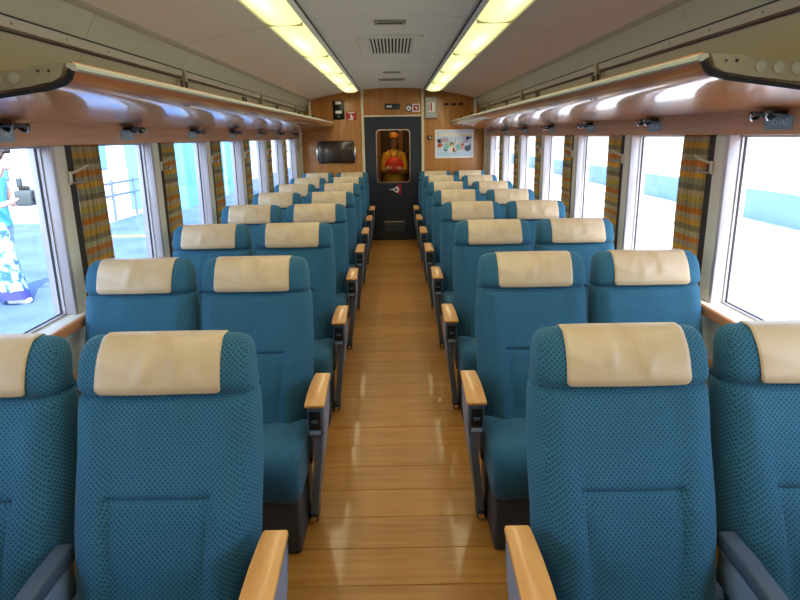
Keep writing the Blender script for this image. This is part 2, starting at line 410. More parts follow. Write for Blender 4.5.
# ------------------------------------------------------------------ end walls
we = bobj('wall_front', MT['panel_wood'], None, (-1.54, -.435, YE, YE + .06, -.06, 2.3), (.435, 1.54, YE, YE + .06, -.06, 2.3), (-.435, .435, YE, YE + .06, 1.88, 2.3), smooth=False); tag(we, kind='structure')
for x0, x1, z0 in ((-1.42, -.47, .0), (.47, 1.42, 0), (-.43, .43, 1.885)):
    bobj('wood_panel', MT['panel_wood'], we, (x0, x1, YE - .008, YE + .01, z0, 2.285), bev=.002)
wb = bobj('wall_back', MT['panel_wood'], None, (-1.54, 1.54, Y0 - .1, Y0 - .02, -.06, 2.3), smooth=False); tag(wb, kind='structure')
t = bobj('trim_3', MT['trim_ivory'], None, (-.47, -.43, YE - .03, YE + .01, 0, 2.26), (.43, .47, YE - .03, YE + .01, 0, 2.26), (-.43, .43, YE - .02, YE + .01, 1.862, 1.888), bev=.005)
tag(t, kind='structure')
t = bobj('trim_4', MT['panel_wood'], None, (-1.2, 1.2, YE - .03, YE - .008, 2.11, 2.13), smooth=False) if False else None

# the end door
dr = bpy.data.objects.new('door_1', None); COL.objects.link(dr); dr.location = (0, YE, 0); tag(dr, kind='structure')
# slab with a rounded opening
def ring_slab(name, m, parent, outer, inner, y0, y1):
    bm = BM()
    loft(bm, [[(x, y0, z) for x, z in outer], [(x, y0, z) for x, z in inner], [(x, y1, z) for x, z in inner], [(x, y1, z) for x, z in outer], [(x, y0, z) for x, z in outer]], cap=False)
    bmesh.ops.remove_doubles(bm, verts=bm.verts, dist=1e-5)
    return finish(name, bm, m, parent, True, angle=30)
wz = (.896 + 1.672) / 2; wh = 1.672 - .896; ww = .50
inner = rrect(ww, wh, .05, 5, 0, wz)
outer = []
for x, z in inner:      # push the inner outline out to the slab's rectangle
    dx, dz = x / (ww / 2), (z - wz) / (wh / 2)
    if abs(dx) > abs(dz) or abs(dx) > .79 and abs(dz) > .86 and False: outer.append((.428 * (1 if dx > 0 else -1), z))
    else: outer.append((x, 1.862 if dz > 0 else .012))
# corner points go to the corners
cs = 6
for q, (sx, sz) in enumerate(((1, 1), (-1, 1), (-1, -1), (1, -1))):
    outer[q * cs + 2] = outer[q * cs + 3] = (.428 * sx, 1.862 if sz > 0 else .012)
    for j in (0, 1): outer[q * cs + j] = (.428 * sx, inner[q * cs + j][1]) if q in (0, 2) else (inner[q * cs + j][0], 1.862 if sz > 0 else .012)
    for j in (4, 5): outer[q * cs + j] = (inner[q * cs + j][0], 1.862 if sz > 0 else .012) if q in (0, 2) else (.428 * sx, inner[q * cs + j][1])
ring_slab('door_leaf', MT['door'], dr, outer, inner, .012, .05)
ring_slab('window_frame', MT['chrome'], dr, rrect(ww + .02, wh + .02, .058, 5, 0, wz), rrect(ww - .012, wh - .012, .046, 5, 0, wz), -.002, .03)
bm = BM(); loft(bm, [[(x, .032, z) for x, z in rrect(ww - .004, wh - .004, .05, 5, 0, wz)], [(x, .037, z) for x, z in rrect(ww - .004, wh - .004, .05, 5, 0, wz)]]); finish('pane', bm, MT['doorglass'], dr, False)
vt = bobj('vent_grille', MT['darkgrey'], dr, (-.165, .165, .004, .014, .12, .30), bev=.003)
for z in (.15, .18, .21, .24, .27): bobj('slat', MT['slate'], vt, (-.15, .15, -.004, .006, z - .006, z + .006))
bobj('vent_edge', MT['chrome'], vt, (-.155, .155, -.004, .006, .287, .297))
# emblem under the window: white pointed wing, dark ring with eye, red and dark tail
em = bpy.data.objects.new('emblem', None); COL.objects.link(em); em.parent = dr; em.location = (0.0, .011, .785); em['label'] = 'white, black and red wing-shaped emblem under the door window'
def flat(name, poly, m, par, y0=-.002, y1=.0):
    bm = BM(); loft(bm, [[(x, y0, z) for x, z in poly], [(x, y1, z) for x, z in poly]]); return finish(name, bm, m, par, False)
flat('emblem_dark', [(-.11, .012), (-.03, .015), (.03, .06), (.1, .075), (.06, -.02), (.03, -.075), (-.02, -.03)], MT['blackpl'], em)
flat('emblem_red', [(.035, .06), (.105, .078), (.118, .0), (.10, -.085), (.06, -.06), (.085, 0), (.075, .03)], MT['red'], em, -.004, -.002)
flat('emblem_white', [(-.085, .0), (.0, .012), (.03, .042), (.06, .045), (.082, .018), (.08, -.02), (.055, -.05), (.02, -.04), (-.005, -.012)], MT['white'], em, -.004, -.002)
flat('emblem_eye', [(.03 + .018 * cos(a * pi / 6), -.004 + .02 * sin(a * pi / 6)) for a in range(12)], MT['blackpl'], em, -.006, -.004)

# fittings on the end wall
sg = thing('direction_sign', 'dark grey oblong sign with small white lettering block above the navy door', 'sign', (0.0, YE - .008, 1.965))
bobj('board', MT['darkgrey'], sg, (-.115, .115, -.012, 0, .0, .082), bev=.003)
bobj('white_lettering', MT['white'], sg, (-.085, -.07, -.0135, -.012, .028, .058), (-.064, -.05, -.0135, -.012, .028, .058), (-.044, -.03, -.0135, -.012, .028, .058), (-.024, -.012, -.0135, -.012, .028, .058))
sg = thing('round_notice', 'small black square notice with a white circle symbol above the door', 'sign', (.243, YE - .008, 1.935))
bobj('board', MT['blackpl'], sg, (-.045, .045, -.004, 0, .0, .095))
bm = BM(); disc(bm, (0, -.004, .045), (0, -1, 0), .037, .0015, 20); finish('white_disc', bm, MT['white'], sg, False)
bm = BM(); box(bm, -.006, .006, -.0065, -.0055, .025, .066); box(bm, -.02, .02, -.0065, -.0055, .04, .048); finish('grey_symbol', bm, MT['slate'], sg, False)
sg = thing('red_notice', 'small red square notice with a white border above the door', 'sign', (.352, YE - .008, 1.93))
bobj('board', MT['white'], sg, (-.056, .056, -.004, 0, 0, .112)); bobj('red_field', MT['red'], sg, (-.041, .041, -.0055, -.004, .015, .097))
bobj('white_symbol', MT['white'], sg, (-.012, .012, -.0065, -.0055, .05, .078), (-.004, .022, -.0065, -.0055, .035, .05))
sg = thing('switch_panel', 'black upright wall panel with two white labels on left end wall', 'panel', (-.80, YE - .008, 1.835))
bobj('board', MT['blackpl'], sg, (-.084, .084, -.018, 0, 0, .27), bev=.004)
bobj('white_label', MT['white'], sg, (-.05, .04, -.0195, -.018, .215, .255)); bobj('white_label', MT['white'], sg, (-.05, .045, -.0195, -.018, .085, .125))
bm = BM(); disc(bm, (0, -.018, .045), (0, -1, 0), .022, .006, 14); finish('button', bm, MT['slate'], sg)
sg = thing('fire_sign', 'red square sign with white pictogram beside the black switch panel', 'sign', (-.618, YE - .008, 1.818))
bobj('board', MT['red'], sg, (-.078, .078, -.004, 0, 0, .125))
bm = BM(); box(bm, -.05, .05, -.0055, -.004, .105, .117); box(bm, -.012, .006, -.0055, -.004, .055, .09); disc(bm, (.006, -.004, .045), (0, -1, 0), .024, .0015, 14); box(bm, -.05, .03, -.0055, -.004, .008, .018); finish('white_pictogram', bm, MT['white'], sg, False)
sg = thing('fold_tray', 'dark glossy brown folded tray table between metal clips on end wall', 'tray table', (-.86, YE - .008, 1.195))
bobj('tray', MT['tray'], sg, (-.275, .275, -.035, -.004, 0, .32), bev=.02, seg=3)
for x in (-.285, .285): bobj('clip', MT['chrome'], sg, (x - .012, x + .012, -.045, 0, .07, .235), bev=.006)
bobj('tray_hinge', MT['tray'], sg, (-.26, .26, -.028, 0, .318, .332), bev=.004)
sg = thing('gauge_box', 'pale grey wall box with a red and white upright window', 'wall box', (.575, YE - .008, 1.834))
bobj('case', MT['greybox'], sg, (-.09, .09, -.05, 0, 0, .30), bev=.01, seg=3)
bobj('window', MT['white'], sg, (-.05, .05, -.052, -.05, .09, .22)); bobj('red_tube', MT['red'], sg, (-.012, .012, -.056, -.052, .10, .215)); bobj('dark_tube', MT['darkgrey'], sg, (-.04, -.026, -.055, -.052, .10, .215))
sg = thing('wall_bolts', 'row of three small black fittings high on right end wall', 'fitting', (.91, YE - .008, 2.03))
for x in (-.11, .0, .11): bobj('fitting', MT['blackpl'], sg, (x - .035, x + .035, -.015, 0, -.016, .016), bev=.004)
sg = thing('coat_button', 'small black and chrome knob between door post and poster', 'knob', (.548, YE - .008, 1.55))
bm = BM(); disc(bm, (0, 0, 0), (0, -1, 0), .036, .012, 18); finish('base', bm, MT['blackpl'], sg); bm = BM(); disc(bm, (.008, -.012, 0), (0, -1, 0), .018, .02, 14); finish('cap', bm, MT['chrome'], sg)
# poster: printed flat
sg = thing('poster', 'white framed poster of a colourful illustrated street scene on end wall', 'poster', (.925, YE - .008, 1.245))
bobj('frame', MT['white'], sg, (-.292, .292, -.012, 0, 0, .42), bev=.003)
pm = [mat('print_%d' % i, hx(c), .5) for i, c in enumerate(['cfdce6', 'e6e4dc', 'bfd8ea', '27304a', 'd8653a', '6d8f4a', 'c0563f', '8fc7c0', 'd9a9a0', '48607a', 'e0c85c', 'b7a7c9', '3f5f74', 'f4f2ea'])]
bm = BM()
def pr2(x0, x1, z0, z1, mi, lay): box(bm, x0, x1, -.0125 - .0004 * lay, -.012, z0, z1, mi=mi)
pr2(-.27, .27, .03, .40, 0, 1); pr2(-.27, .27, .32, .38, 1, 2); pr2(.10, .26, .33, .345, 10, 3); pr2(-.27, .27, .03, .09, 2, 2)
def blob(x, z, rx, rz, mi, lay):
    pl = [(x + rx * cos(a * pi / 7), z + rz * sin(a * pi / 7)) for a in range(14)]
    loft(bm, [[(p, -.012, q) for p, q in pl], [(p, -.0125 - .0004 * lay, q) for p, q in pl]], mi=mi)
for a in ((-.23, .255, .03, .03, 3), (-.15, .28, .065, .022, 11), (-.16, .25, .06, .02, 8), (-.215, .195, .04, .03, 4), (-.235, .185, .02, .03, 6), (-.12, .17, .04, .05, 7), (-.13, .13, .03, .03, 9), (-.04, .205, .035, .03, 5), (-.035, .19, .02, .02, 10),
          (-.03, .125, .06, .045, 13), (-.05, .12, .02, .02, 4), (-.01, .13, .02, .025, 6), (.0, .10, .03, .015, 5), (.06, .16, .035, .05, 7), (.125, .165, .035, .045, 8), (.12, .2, .02, .02, 6), (.2, .29, .025, .03, 3), (.17, .24, .03, .02, 11), (.2, .14, .045, .045, 9), (.235, .16, .015, .05, 12), (.24, .30, .02, .015, 12), (.04, .23, .02, .02, 1), (-.06, .26, .03, .015, 2)):
    blob(*a, 3 + (a[4] % 4))
for x in (-.2, -.1, .02, .14): pr2(x, x + .004, .2, .3, 9, 2)
pr2(-.25, .25, .232, .236, 9, 2)
finish('print', bm, pm, sg, False)

# vestibule behind the door
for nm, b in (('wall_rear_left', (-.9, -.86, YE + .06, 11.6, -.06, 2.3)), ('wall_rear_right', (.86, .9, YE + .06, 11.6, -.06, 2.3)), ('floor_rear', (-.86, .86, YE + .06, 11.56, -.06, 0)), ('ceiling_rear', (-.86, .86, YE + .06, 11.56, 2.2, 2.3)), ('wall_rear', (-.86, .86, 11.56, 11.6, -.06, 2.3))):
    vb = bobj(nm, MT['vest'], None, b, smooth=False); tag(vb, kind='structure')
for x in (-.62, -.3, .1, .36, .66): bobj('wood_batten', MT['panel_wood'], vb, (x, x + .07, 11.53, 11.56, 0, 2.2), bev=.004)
vl = thing('vestibule_lamp', 'small warm ceiling lamp in the vestibule behind the navy door', 'lamp', (0, 10.05, 2.2))
bm = BM(); disc(bm, (0, 0, 0), (0, 0, -1), .09, .03, 20); finish('lamp_shade', bm, mat('warm_lamp', hx('ffd9a0'), .5, emit=hx('ffb860'), estr=8), vl)
ld = bpy.data.lights.new('vestibule_light', 'POINT'); ld.energy = 7; ld.color = (1, .74, .42); ld.shadow_soft_size = .08
lo = bpy.data.objects.new('vestibule_light', ld); COL.objects.link(lo); lo.parent = vl; lo.location = (0, -.02, -.1)

# ------------------------------------------------------------------ ceiling lights
for s in (-1, 1):
    lt = thing('ceiling_light_strip', '%s row of glowing yellowish light covers along the ceiling' % ('left-hand' if s < 0 else 'right-hand'), 'ceiling light', (s * .6, 4, zc(.6)), 'light strips along the ceiling')
    y_end = 9.38 - 4
    bm = BM(); box(bm, -.135, .135, Y0 + .02 - 4, y_end + .03, -.004, .02); finish('tray', bm, MT['gap'], lt, False)
    for e in (-1, 1):
        bm = BM(); prism(bm, [(e * .105, -.012), (e * .112, -.022), (e * .132, -.016 + (.004 if e * s < 0 else -.008)), (e * .135, .002), (e * .105, .002)], 'y', Y0 + .02 - 4, y_end + .02)
        finish('side_rail', bm, MT['ceiling'], lt)
    joints = [Y0 + .02, -.5, .94, 2.37, 3.81, 5.25, 6.65, 7.98, 9.36]
    for a, b in zip(joints, joints[1:]):
        a -= 4; b -= 4
        bm = BM()
        pro = []
        for k in range(13):
            t_ = -1 + 2 * k / 12; pro.append((.106 * t_, -.012 - .03 * math.sqrt(max(0, 1 - abs(t_) ** 2.4))))
        rings = []
        for yy, q in ((a + .008, .25), (a + .02, .8), (a + .05, 1), (b - .05, 1), (b - .02, .8), (b - .008, .25)):
            rings.append([(x, yy, -.010 + (z + .010) * q) for x, z in pro])
        loft(bm, rings, cap=False, closed=False)
        finish('diffuser', bm, MT['lamp'], lt, angle=80)
        if b < y_end - .1: bobj('joint_strip', MT['trim_ivory'], lt, (-.104, .104, b - .008, b + .008, -.036, -.01), bev=.003)
    # the tubes' own light, along the strip
    ad = bpy.data.lights.new('tube_light', 'AREA'); ad.shape = 'RECTANGLE'; ad.size = .16; ad.size_y = 10.4; ad.energy = 18; ad.color = (1, .93, .62)
    ao = bpy.data.objects.new('tube_light', ad); COL.objects.link(ao); ao.parent = lt; ao.location = (0, .15, -.06)

# ceiling vents
vn = thing('ceiling_vent', 'rectangular slotted air grille in the middle of the ceiling', 'vent', (0, 5.15, zc(0)))
bm = BM()
for b in ((-.235, .235, -.50, -.44, -.020, .004), (-.235, .235, .44, .50, -.020, .004), (-.235, -.165, -.44, .44, -.020, .004), (.165, .235, -.44, .44, -.020, .004)): box(bm, *b)
finish('frame', bm, MT['ceiling'], vn, False)
bobj('backing', MT['vent_dark'], vn, (-.165, .165, -.44, .44, -.008, -.004), smooth=False)
for k in range(13):
    x = -.156 + k * .026; bobj('slat', MT['ceiling'], vn, (x - .0062, x + .0062, -.44, .44, -.019, -.007), smooth=False)
for y, w, d, lb in ((4.16, .10, .14, 'small flush plate in the ceiling, nearer than the slotted grille'), (7.3, .10, .13, 'small flush plate in the ceiling beyond the slotted grille'), (8.2, .17, .28, 'wide flush plate in the ceiling close to the end wall')):
    tp = thing('ceiling_plate', lb, 'ceiling plate', (0, y, zc(0)), None)
    bobj('plate', MT['cove_dark'], tp, (-w, w, -d / 2, d / 2, -.008, .003), bev=.003); bobj('slot', MT['gap'], tp, (-w * .8, w * .8, -d * .12, d * .12, -.0095, -.007))

# ------------------------------------------------------------------ luggage racks
RACK = [(.866, 1.776), (.872, 1.762), (.881, 1.742), (.898, 1.727), (.945, 1.714), (1.02, 1.704), (1.12, 1.690), (1.22, 1.675), (1.33, 1.658), (1.418, 1.653)]
for s in (-1, 1):
    rk = thing('luggage_rack', 'polished wooden luggage rack along the %s side above the windows' % SIDE[s], 'luggage rack', (s * 1.4, 1.83, 1.668), 'wooden luggage racks')
    def T(p, dx=0, dz=0): return (s * (p[0] + dx - 1.4), p[1] + dz - 1.66 - .008 * (p[0] > 1.4))
    poly = [T(p) for p in RACK] + [T(p, .012, .014) for p in reversed(RACK)]
    cuts = [1.83, 2.38, 3.48, 4.58, 5.68, 6.78, 7.88, 8.98, YE - .004]
    for a, b in zip(cuts, cuts[1:]):
        bm = BM(); prism(bm, poly, 'y', a + .0015 - 1.83, b - .0015 - 1.83); finish('rack_panel', bm, MT['rack_wood'], rk, angle=50)
    lip = [T((.860, 1.768)), T((.860, 1.778)), T((.867, 1.784)), T((.882, 1.784)), T((.888, 1.780)), T((.888, 1.774)), T((.880, 1.770)), T((.872, 1.764)), T((.866, 1.763))]
    bm = BM(); prism(bm, lip, 'y', -.012, YE - .004 - 1.83); finish('lip_rail', bm, MT['liprail'], rk)
    # near end: painted bracket with three round bosses, black gasket along the curved edge
    br = [(.892, 1.785), (.985, 1.779), (1.005, 1.770), (1.40, 1.735), (1.40, 1.68), (1.2, 1.700), (1.1, 1.712), (1.0, 1.724), (.93, 1.736), (.905, 1.748)]
    bm = BM(); prism(bm, [T(p) for p in br], 'y', -.010, .02); bk = finish('end_bracket', bm, MT['bracket'], rk)
    bm = BM(); prism(bm, [T(p) for p in [(.892, 1.783), (.985, 1.779), (1.0, 1.762), (.985, 1.728), (.93, 1.736), (.905, 1.750)]], 'y', -.016, -.010); finish('cover_plate', bm, MT['bracket'], bk)
    for x in (1.035, 1.085, 1.135): bm = BM(); disc(bm, (s * (x - 1.4), -.010, 1.747 - .005 * (x - 1.035) / .05 * .6 - 1.66), (0, -1, 0), .015, .006, 18); finish('boss', bm, MT['cove_dark'], bk)
    for x in (.935, .965): bm = BM(); disc(bm, (s * (x - 1.4), -.016, 1.764 - 1.66), (0, -1, 0), .004, .003, 10); finish('screw', bm, MT['gap'], bk)
    bm = BM(); prism(bm, [T(p, -.001, -.001) for p in RACK] + [T(p, .013, .011) for p in reversed(RACK)], 'y', -.008, 0); finish('edge_gasket', bm, MT['blackpl'], rk)
    for y in (2.91, 4.05, 5.15, 6.35, 7.45, 8.55):
        bm = BM()
        for d in (-.03, .03): box(bm, s * (.915 - 1.4) - .006, s * (.915 - 1.4) + .006, y - 1.83 + d - .008, y - 1.83 + d + .008, 1.72 - 1.66, 1.825 - 1.66)
        finish('latch', bm, MT['gap'], rk, False)

# coat hooks under the racks and seat number plates on the strip
def plate_text(s, k):
    r = 14 - k
    return ('%dA·%dB' % (r, r)) if s < 0 else ('%dD·%dC' % (r, r))
for s in (-1, 1):
    proto = None
    for k in range(7):
        y = 2.335 + PITCH * k
        lab = 'black coat hook pair under the %s luggage rack, %s from the near end' % (SIDE[s], ordinal[k])
        if proto is None:
            proto = h = thing('coat_hook', lab, 'coat hook', (s * 1.375, y, 1.651), 'coat hooks under the luggage racks')
            bobj('base_plate', MT['blackpl'], h, (-.025, .025, -.085, .085, -.016, 0), bev=.006)
            for d in (-.05, .05):
                bm = BM(); tube(bm, [(0, d, -.012), (-s * .012, d, -.024), (-s * .034, d - .01, -.030), (-s * .046, d - .02, -.022), (-s * .05, d - .025, -.010)], [.009, .008, .0065, .006, .007], 8); ball(bm, (-s * .05, d - .025, -.009), .008, 8)
                finish('hook', bm, MT['dark_chrome'], h)
            bm = BM(); disc(bm, (0, 0, -.012), (0, 0, -1), .016, .012, 12); finish('spring_cap', bm, MT['blackpl'], h)
        else:
            h = copy_tree(proto); h.location = (s * 1.375, y, 1.651); h['label'] = lab
    for k in range(7):
        y = 2.31 + PITCH * k
        pt = thing('seat_number_plate', 'grey-blue seat number plate on %s wood strip, %s from the near end' % (SIDE[s], ordinal[k]), 'number plate', (s * 1.405, y, 1.610), 'seat number plates above the windows')
        bobj('plate', MT['plate'], pt, (-.003, .003, -.085, .085, -.026, .026), bev=.002, smooth=False)
        text_obj('lettering', plate_text(s, k), .034, MT['platetext'], pt, (-s * .0035, 0, 0), (pi / 2, 0, -s * pi / 2))

# ------------------------------------------------------------------ curtains and their hooks
def make_curtain(s, var):
    bm = BM(); L = bm.loops.layers.uv.new('UVMap'); NU, NV = 48, 22
    grid = []
    for j in range(NV + 1):
        v = j / NV; z = .70 * (1 - v)
        row = []; z *= 1.055
        sway = .03 * sin(pi * min(1, v * 1.3)) ** 2
        for i in range(NU + 1):
            u = i / NU; amp = .011 + .006 * sin(3 * u + var)
            y = .005 + sway * (1 - u) + u * (.285 + .02 * v)
            x = amp * sin(u * 2 * pi * 6.5 + .5 * sin(v * 4 + var)) - s * 0
            row.append((bm.verts.new((x, y, z)), u * .6, z))
        grid.append(row)
    for a, b in zip(grid, grid[1:]):
        for i in range(NU):
            q = (a[i], a[i + 1], b[i + 1], b[i]); f = bm.faces.new([t_[0] for t_ in q])
            for l, t_ in zip(f.loops, q): l[L].uv = (t_[1], t_[2])
    o = finish('cloth', bm, MT['curtain'], None, angle=180)
    md = o.modifiers.new('thickness', 'SOLIDIFY'); md.thickness = .003
    return o
for s in (-1, 1):
    protos = [make_curtain(s, 0), make_curtain(s, 1.7)]
    used = [False, False]
    hook_proto = None
    for k in range(7):
        yb = 2.67 + PITCH * k + .19
        if k == 6: continue
        c = thing('curtain', 'plaid striped curtain gathered at the %s windows, %s from the camera' % (SIDE[s], ordinal[k]), 'curtain', (s * 1.452, yb, .84), 'plaid curtains at the windows')
        q = k % 2
        o = protos[q] if not used[q] else protos[q].copy()
        if used[q]: COL.objects.link(o)
        used[q] = True; o.parent = c
        bobj('curtain_edge_shade', MT['fold_shade'], c, (-.014, .014, -.012, .008, 0, .72), bev=.005)  # dark upright strip painting the shaded side of the curtain's near edge
    for k in range(7):
        yb = 2.67 + PITCH * k
        lab = 'curtain holder with a sloping lever on the %s window pier, %s from the camera' % (SIDE[s], ordinal[k])
        if hook_proto is None:
            hook_proto = h = thing('curtain_holder', lab, 'curtain holder', (s * 1.42, yb + .10, 1.44), 'curtain holders on the window piers')
            bobj('bracket', MT['cream'], h, (min(0, -s * .010), max(0, -s * .010), -.004, .02, -.042, .015), bev=.003)
            bm = BM(); tube(bm, [(-s * .006, .01, .006), (-s * .02, .04, .014), (-s * .028, .10, .03), (-s * .028, .13, .037)], [.0055, .006, .006, .005], 10); finish('lever', bm, mat('lever_ivory', hx('cfc6ae'), .4), h)
            bm = BM(); tube(bm, [(-s * .01, .0, -.036), (-s * .03, .03, -.036), (-s * .034, .06, -.034)], .004, 8); ball(bm, (-s * .034, .064, -.032), .007, 8); ball(bm, (-s * .034, .062, -.018), .006, 8); finish('hook', bm, MT['chrome'], h)
        else:
            h = copy_tree(hook_proto); h.location = (s * 1.42, yb + .10, 1.44); h['label'] = lab

# ------------------------------------------------------------------ seats
def lerp(t, tb):
    for (a, va), (b, vb) in zip(tb, tb[1:]):
        if t <= b: return va + (vb - va) * max(0, (t - a)) / (b - a)
    return tb[-1][1]
HALF = [(.34, .256), (.45, .264), (.6, .270), (.75, .268), (.88, .259), (.955, .250), (1.0, .245), (1.04, .241), (1.066, .235), (1.082, .226), (1.09, .216), (1.095, .203), (1.098, .185)]
def flare(z): return lerp(z, [(.34, .27), (.6, .255), (.8, .18), (.95, .095), (1.04, .07), (1.1, .05)])   # how much narrower in front than behind
def yfront(z):                              # front face of the middle of the backrest, y = 0 at the top edge
    b = -.262 + .262 * (z - .42) / .65
    b -= .018 * math.exp(-((z - .62) / .12) ** 2)      # lumbar
    if z > .957: b -= .020 * min(1, (z - .957) / .03)  # headrest pad stands proud
    return b
def thick(z): return lerp(z, [(.34, .15), (.6, .15), (.85, .135), (.957, .13), (1.04, .125), (1.07, .105), (1.085, .08), (1.094, .05), (1.098, .025)])
def section(z, n=56):
    hw = lerp(z, HALF); t = thick(z); yf = yfront(z); tt = thick(1.04)
    yc = yf + (t / 2 if z < 1.05 else tt / 2)
    pts = []
    for k in range(n):
        a = 2 * pi * k / n; ca, sa = cos(a), sin(a); e = 2 / 4.2
        x = hw * math.copysign(abs(ca) ** e, ca); y = t / 2 * math.copysign(abs(sa) ** e, sa)
        q = x / hw
        if y < 0:
            w_ = min(1, -y / (t / 2))
            if z < .947:
                bol = max(0, min(1, (abs(q) - .55) / .25)); y -= w_ * .016 * bol * (1 - .5 * max(0, (abs(q) - .85) / .15))   # side bolsters
                y += w_ * .007 * math.exp(-((abs(q) - .585) / .035) ** 2) * (1 if z < .72 else max(0, 1 - (z - .72) / .1))   # upright seams
                if abs(q) < .66: y += w_ * .008 * math.exp(-((z - .715) / .008) ** 2) + (w_ * .006 if z < .715 else 0)
                # creases in the lower pad
                if z < .71 and abs(q) < .5: y += w_ * .0045 * sin(q * 20 + 2.5 * sin(z * 11)) * min(1, (.71 - z) / .06)
        crease = math.exp(-((z - .955) / .008) ** 2)
        fl = 1 - flare(z) * max(0, min(1, .5 - y / t))
        pts.append((x * (1 - .022 * crease) * fl, yc + y + (.014 * crease if y < 0 else -.006 * crease), z))
    return pts
ZL = [.34, .37, .41, .45, .49, .53, .57, .61, .65, .68, .699, .707, .712, .717, .723, .731, .745, .77, .81, .85, .88, .91, .93, .944, .951, .955, .959, .965, .972, .98, .99, 1.015, 1.04, 1.058, 1.071, 1.081, 1.088, 1.0935, 1.0965, 1.098]
def back_mesh():
    bm = BM(); loft(bm, [section(z) for z in ZL]); return bm
def ysurf(x, z, back=False):
    best = None
    hw = lerp(z, HALF); t = thick(z); q = min(.98, abs(x) / (hw * (1 if back else 1 - flare(z))))
    yc = yfront(z) + (t / 2 if z < 1.05 else thick(1.04) / 2)
    d = t / 2 * (1 - q ** 4.2) ** (1 / 4.2)
    return yc + (d if back else -d)
def cover_bm(var):
    """headrest cover: a sheet from the front crease, over the top, part way down the back"""
    rnd = random.Random(var); hwid = .162
    path = []
    for z in (.966, .97, .975, .98, .99, 1.01, 1.03, 1.05, 1.066, 1.08, 1.09, 1.096): path.append((z, False))
    for z in (1.096, 1.088, 1.07, 1.04, 1.0, .97): path.append((z, True))
    wr = [(rnd.uniform(-.08, .08), rnd.uniform(1.03, 1.075), rnd.uniform(.01, .02), rnd.uniform(.02, .035), rnd.uniform(-.6, .6), rnd.uniform(.004, .009)) for _ in range(6)]
    bm = BM(); rows = []; NU = 30
    for j, (z, bk) in enumerate(path):
        row = []
        for i in range(NU + 1):
            u = -1 + 2 * i / NU
            w = hwid
            if not bk:
                w *= 1 + [.0, .012, -.012, .018][var % 4] * (1.05 - z) / .12
                # rounded lower corners
                if z < .982: w -= .016 * (1 - math.sqrt(max(0, 1 - ((.982 - z) / .0165) ** 2)))
            x = u * w
            y = ysurf(x, z, bk); off = .0045
            if not bk:
                off += .003 * (1.04 - z) / .12 * (1 + .6 * sin(3 * u + var))
                for (wx, wz_, sx_, sz_, sl, am) in wr:
                    dx = x - wx - sl * (z - wz_); off += am * math.exp(-(dx / sx_) ** 2 - ((z - wz_) / sz_) ** 2)
            zz = z + (.004 if z > 1.085 else 0)
            row.append(bm.verts.new((x, y + (off if bk else -off), zz)))
        rows.append(row)
    for a, b in zip(rows, rows[1:]):
        for i in range(NU): bm.faces.new((a[i], a[i + 1], b[i + 1], b[i]))
    return bm
cover_meshes = []
for v in range(4):
    o = finish('headrest_cover', cover_bm(v + 3 * (v == 0)), MT['vinyl'], None, angle=180); cover_meshes.append(o.data); bpy.data.objects.remove(o)
def cushion_bm(w=.248):
    prof = [(-.16, .27), (-.17, .40), (-.22, .418), (-.30, .425), (-.40, .434), (-.50, .442), (-.56, .441), (-.595, .428), (-.615, .402), (-.622, .36), (-.616, .31), (-.602, .26), (-.58, .238), (-.4, .235), (-.25, .25)]
    cy = -.39; cz = .345; rings = []
    for x, ins in ((-w, .03), (-w + .006, .014), (-w + .02, .004), (-w + .045, 0), (-w * .5, -.004), (0, -.006), (w * .5, -.004), (w - .045, 0), (w - .02, .004), (w - .006, .014), (w, .03)):
        rr = []
        for y, z in prof:
            d = Vector((y - cy, z - cz)); f = ins
            yy = y - math.copysign(min(abs(d.x), f), d.x) if abs(d.x) > .1 else y
            zz = z - math.copysign(min(abs(d.y), f), d.y) if abs(d.y) > .03 else z
            rr.append((x, yy, zz))
        rings.append(rr)
    bm = BM(); loft(bm, rings); return bm
def shift(bm, dx):
    for v in bm.verts: v.co.x += dx
    return bm
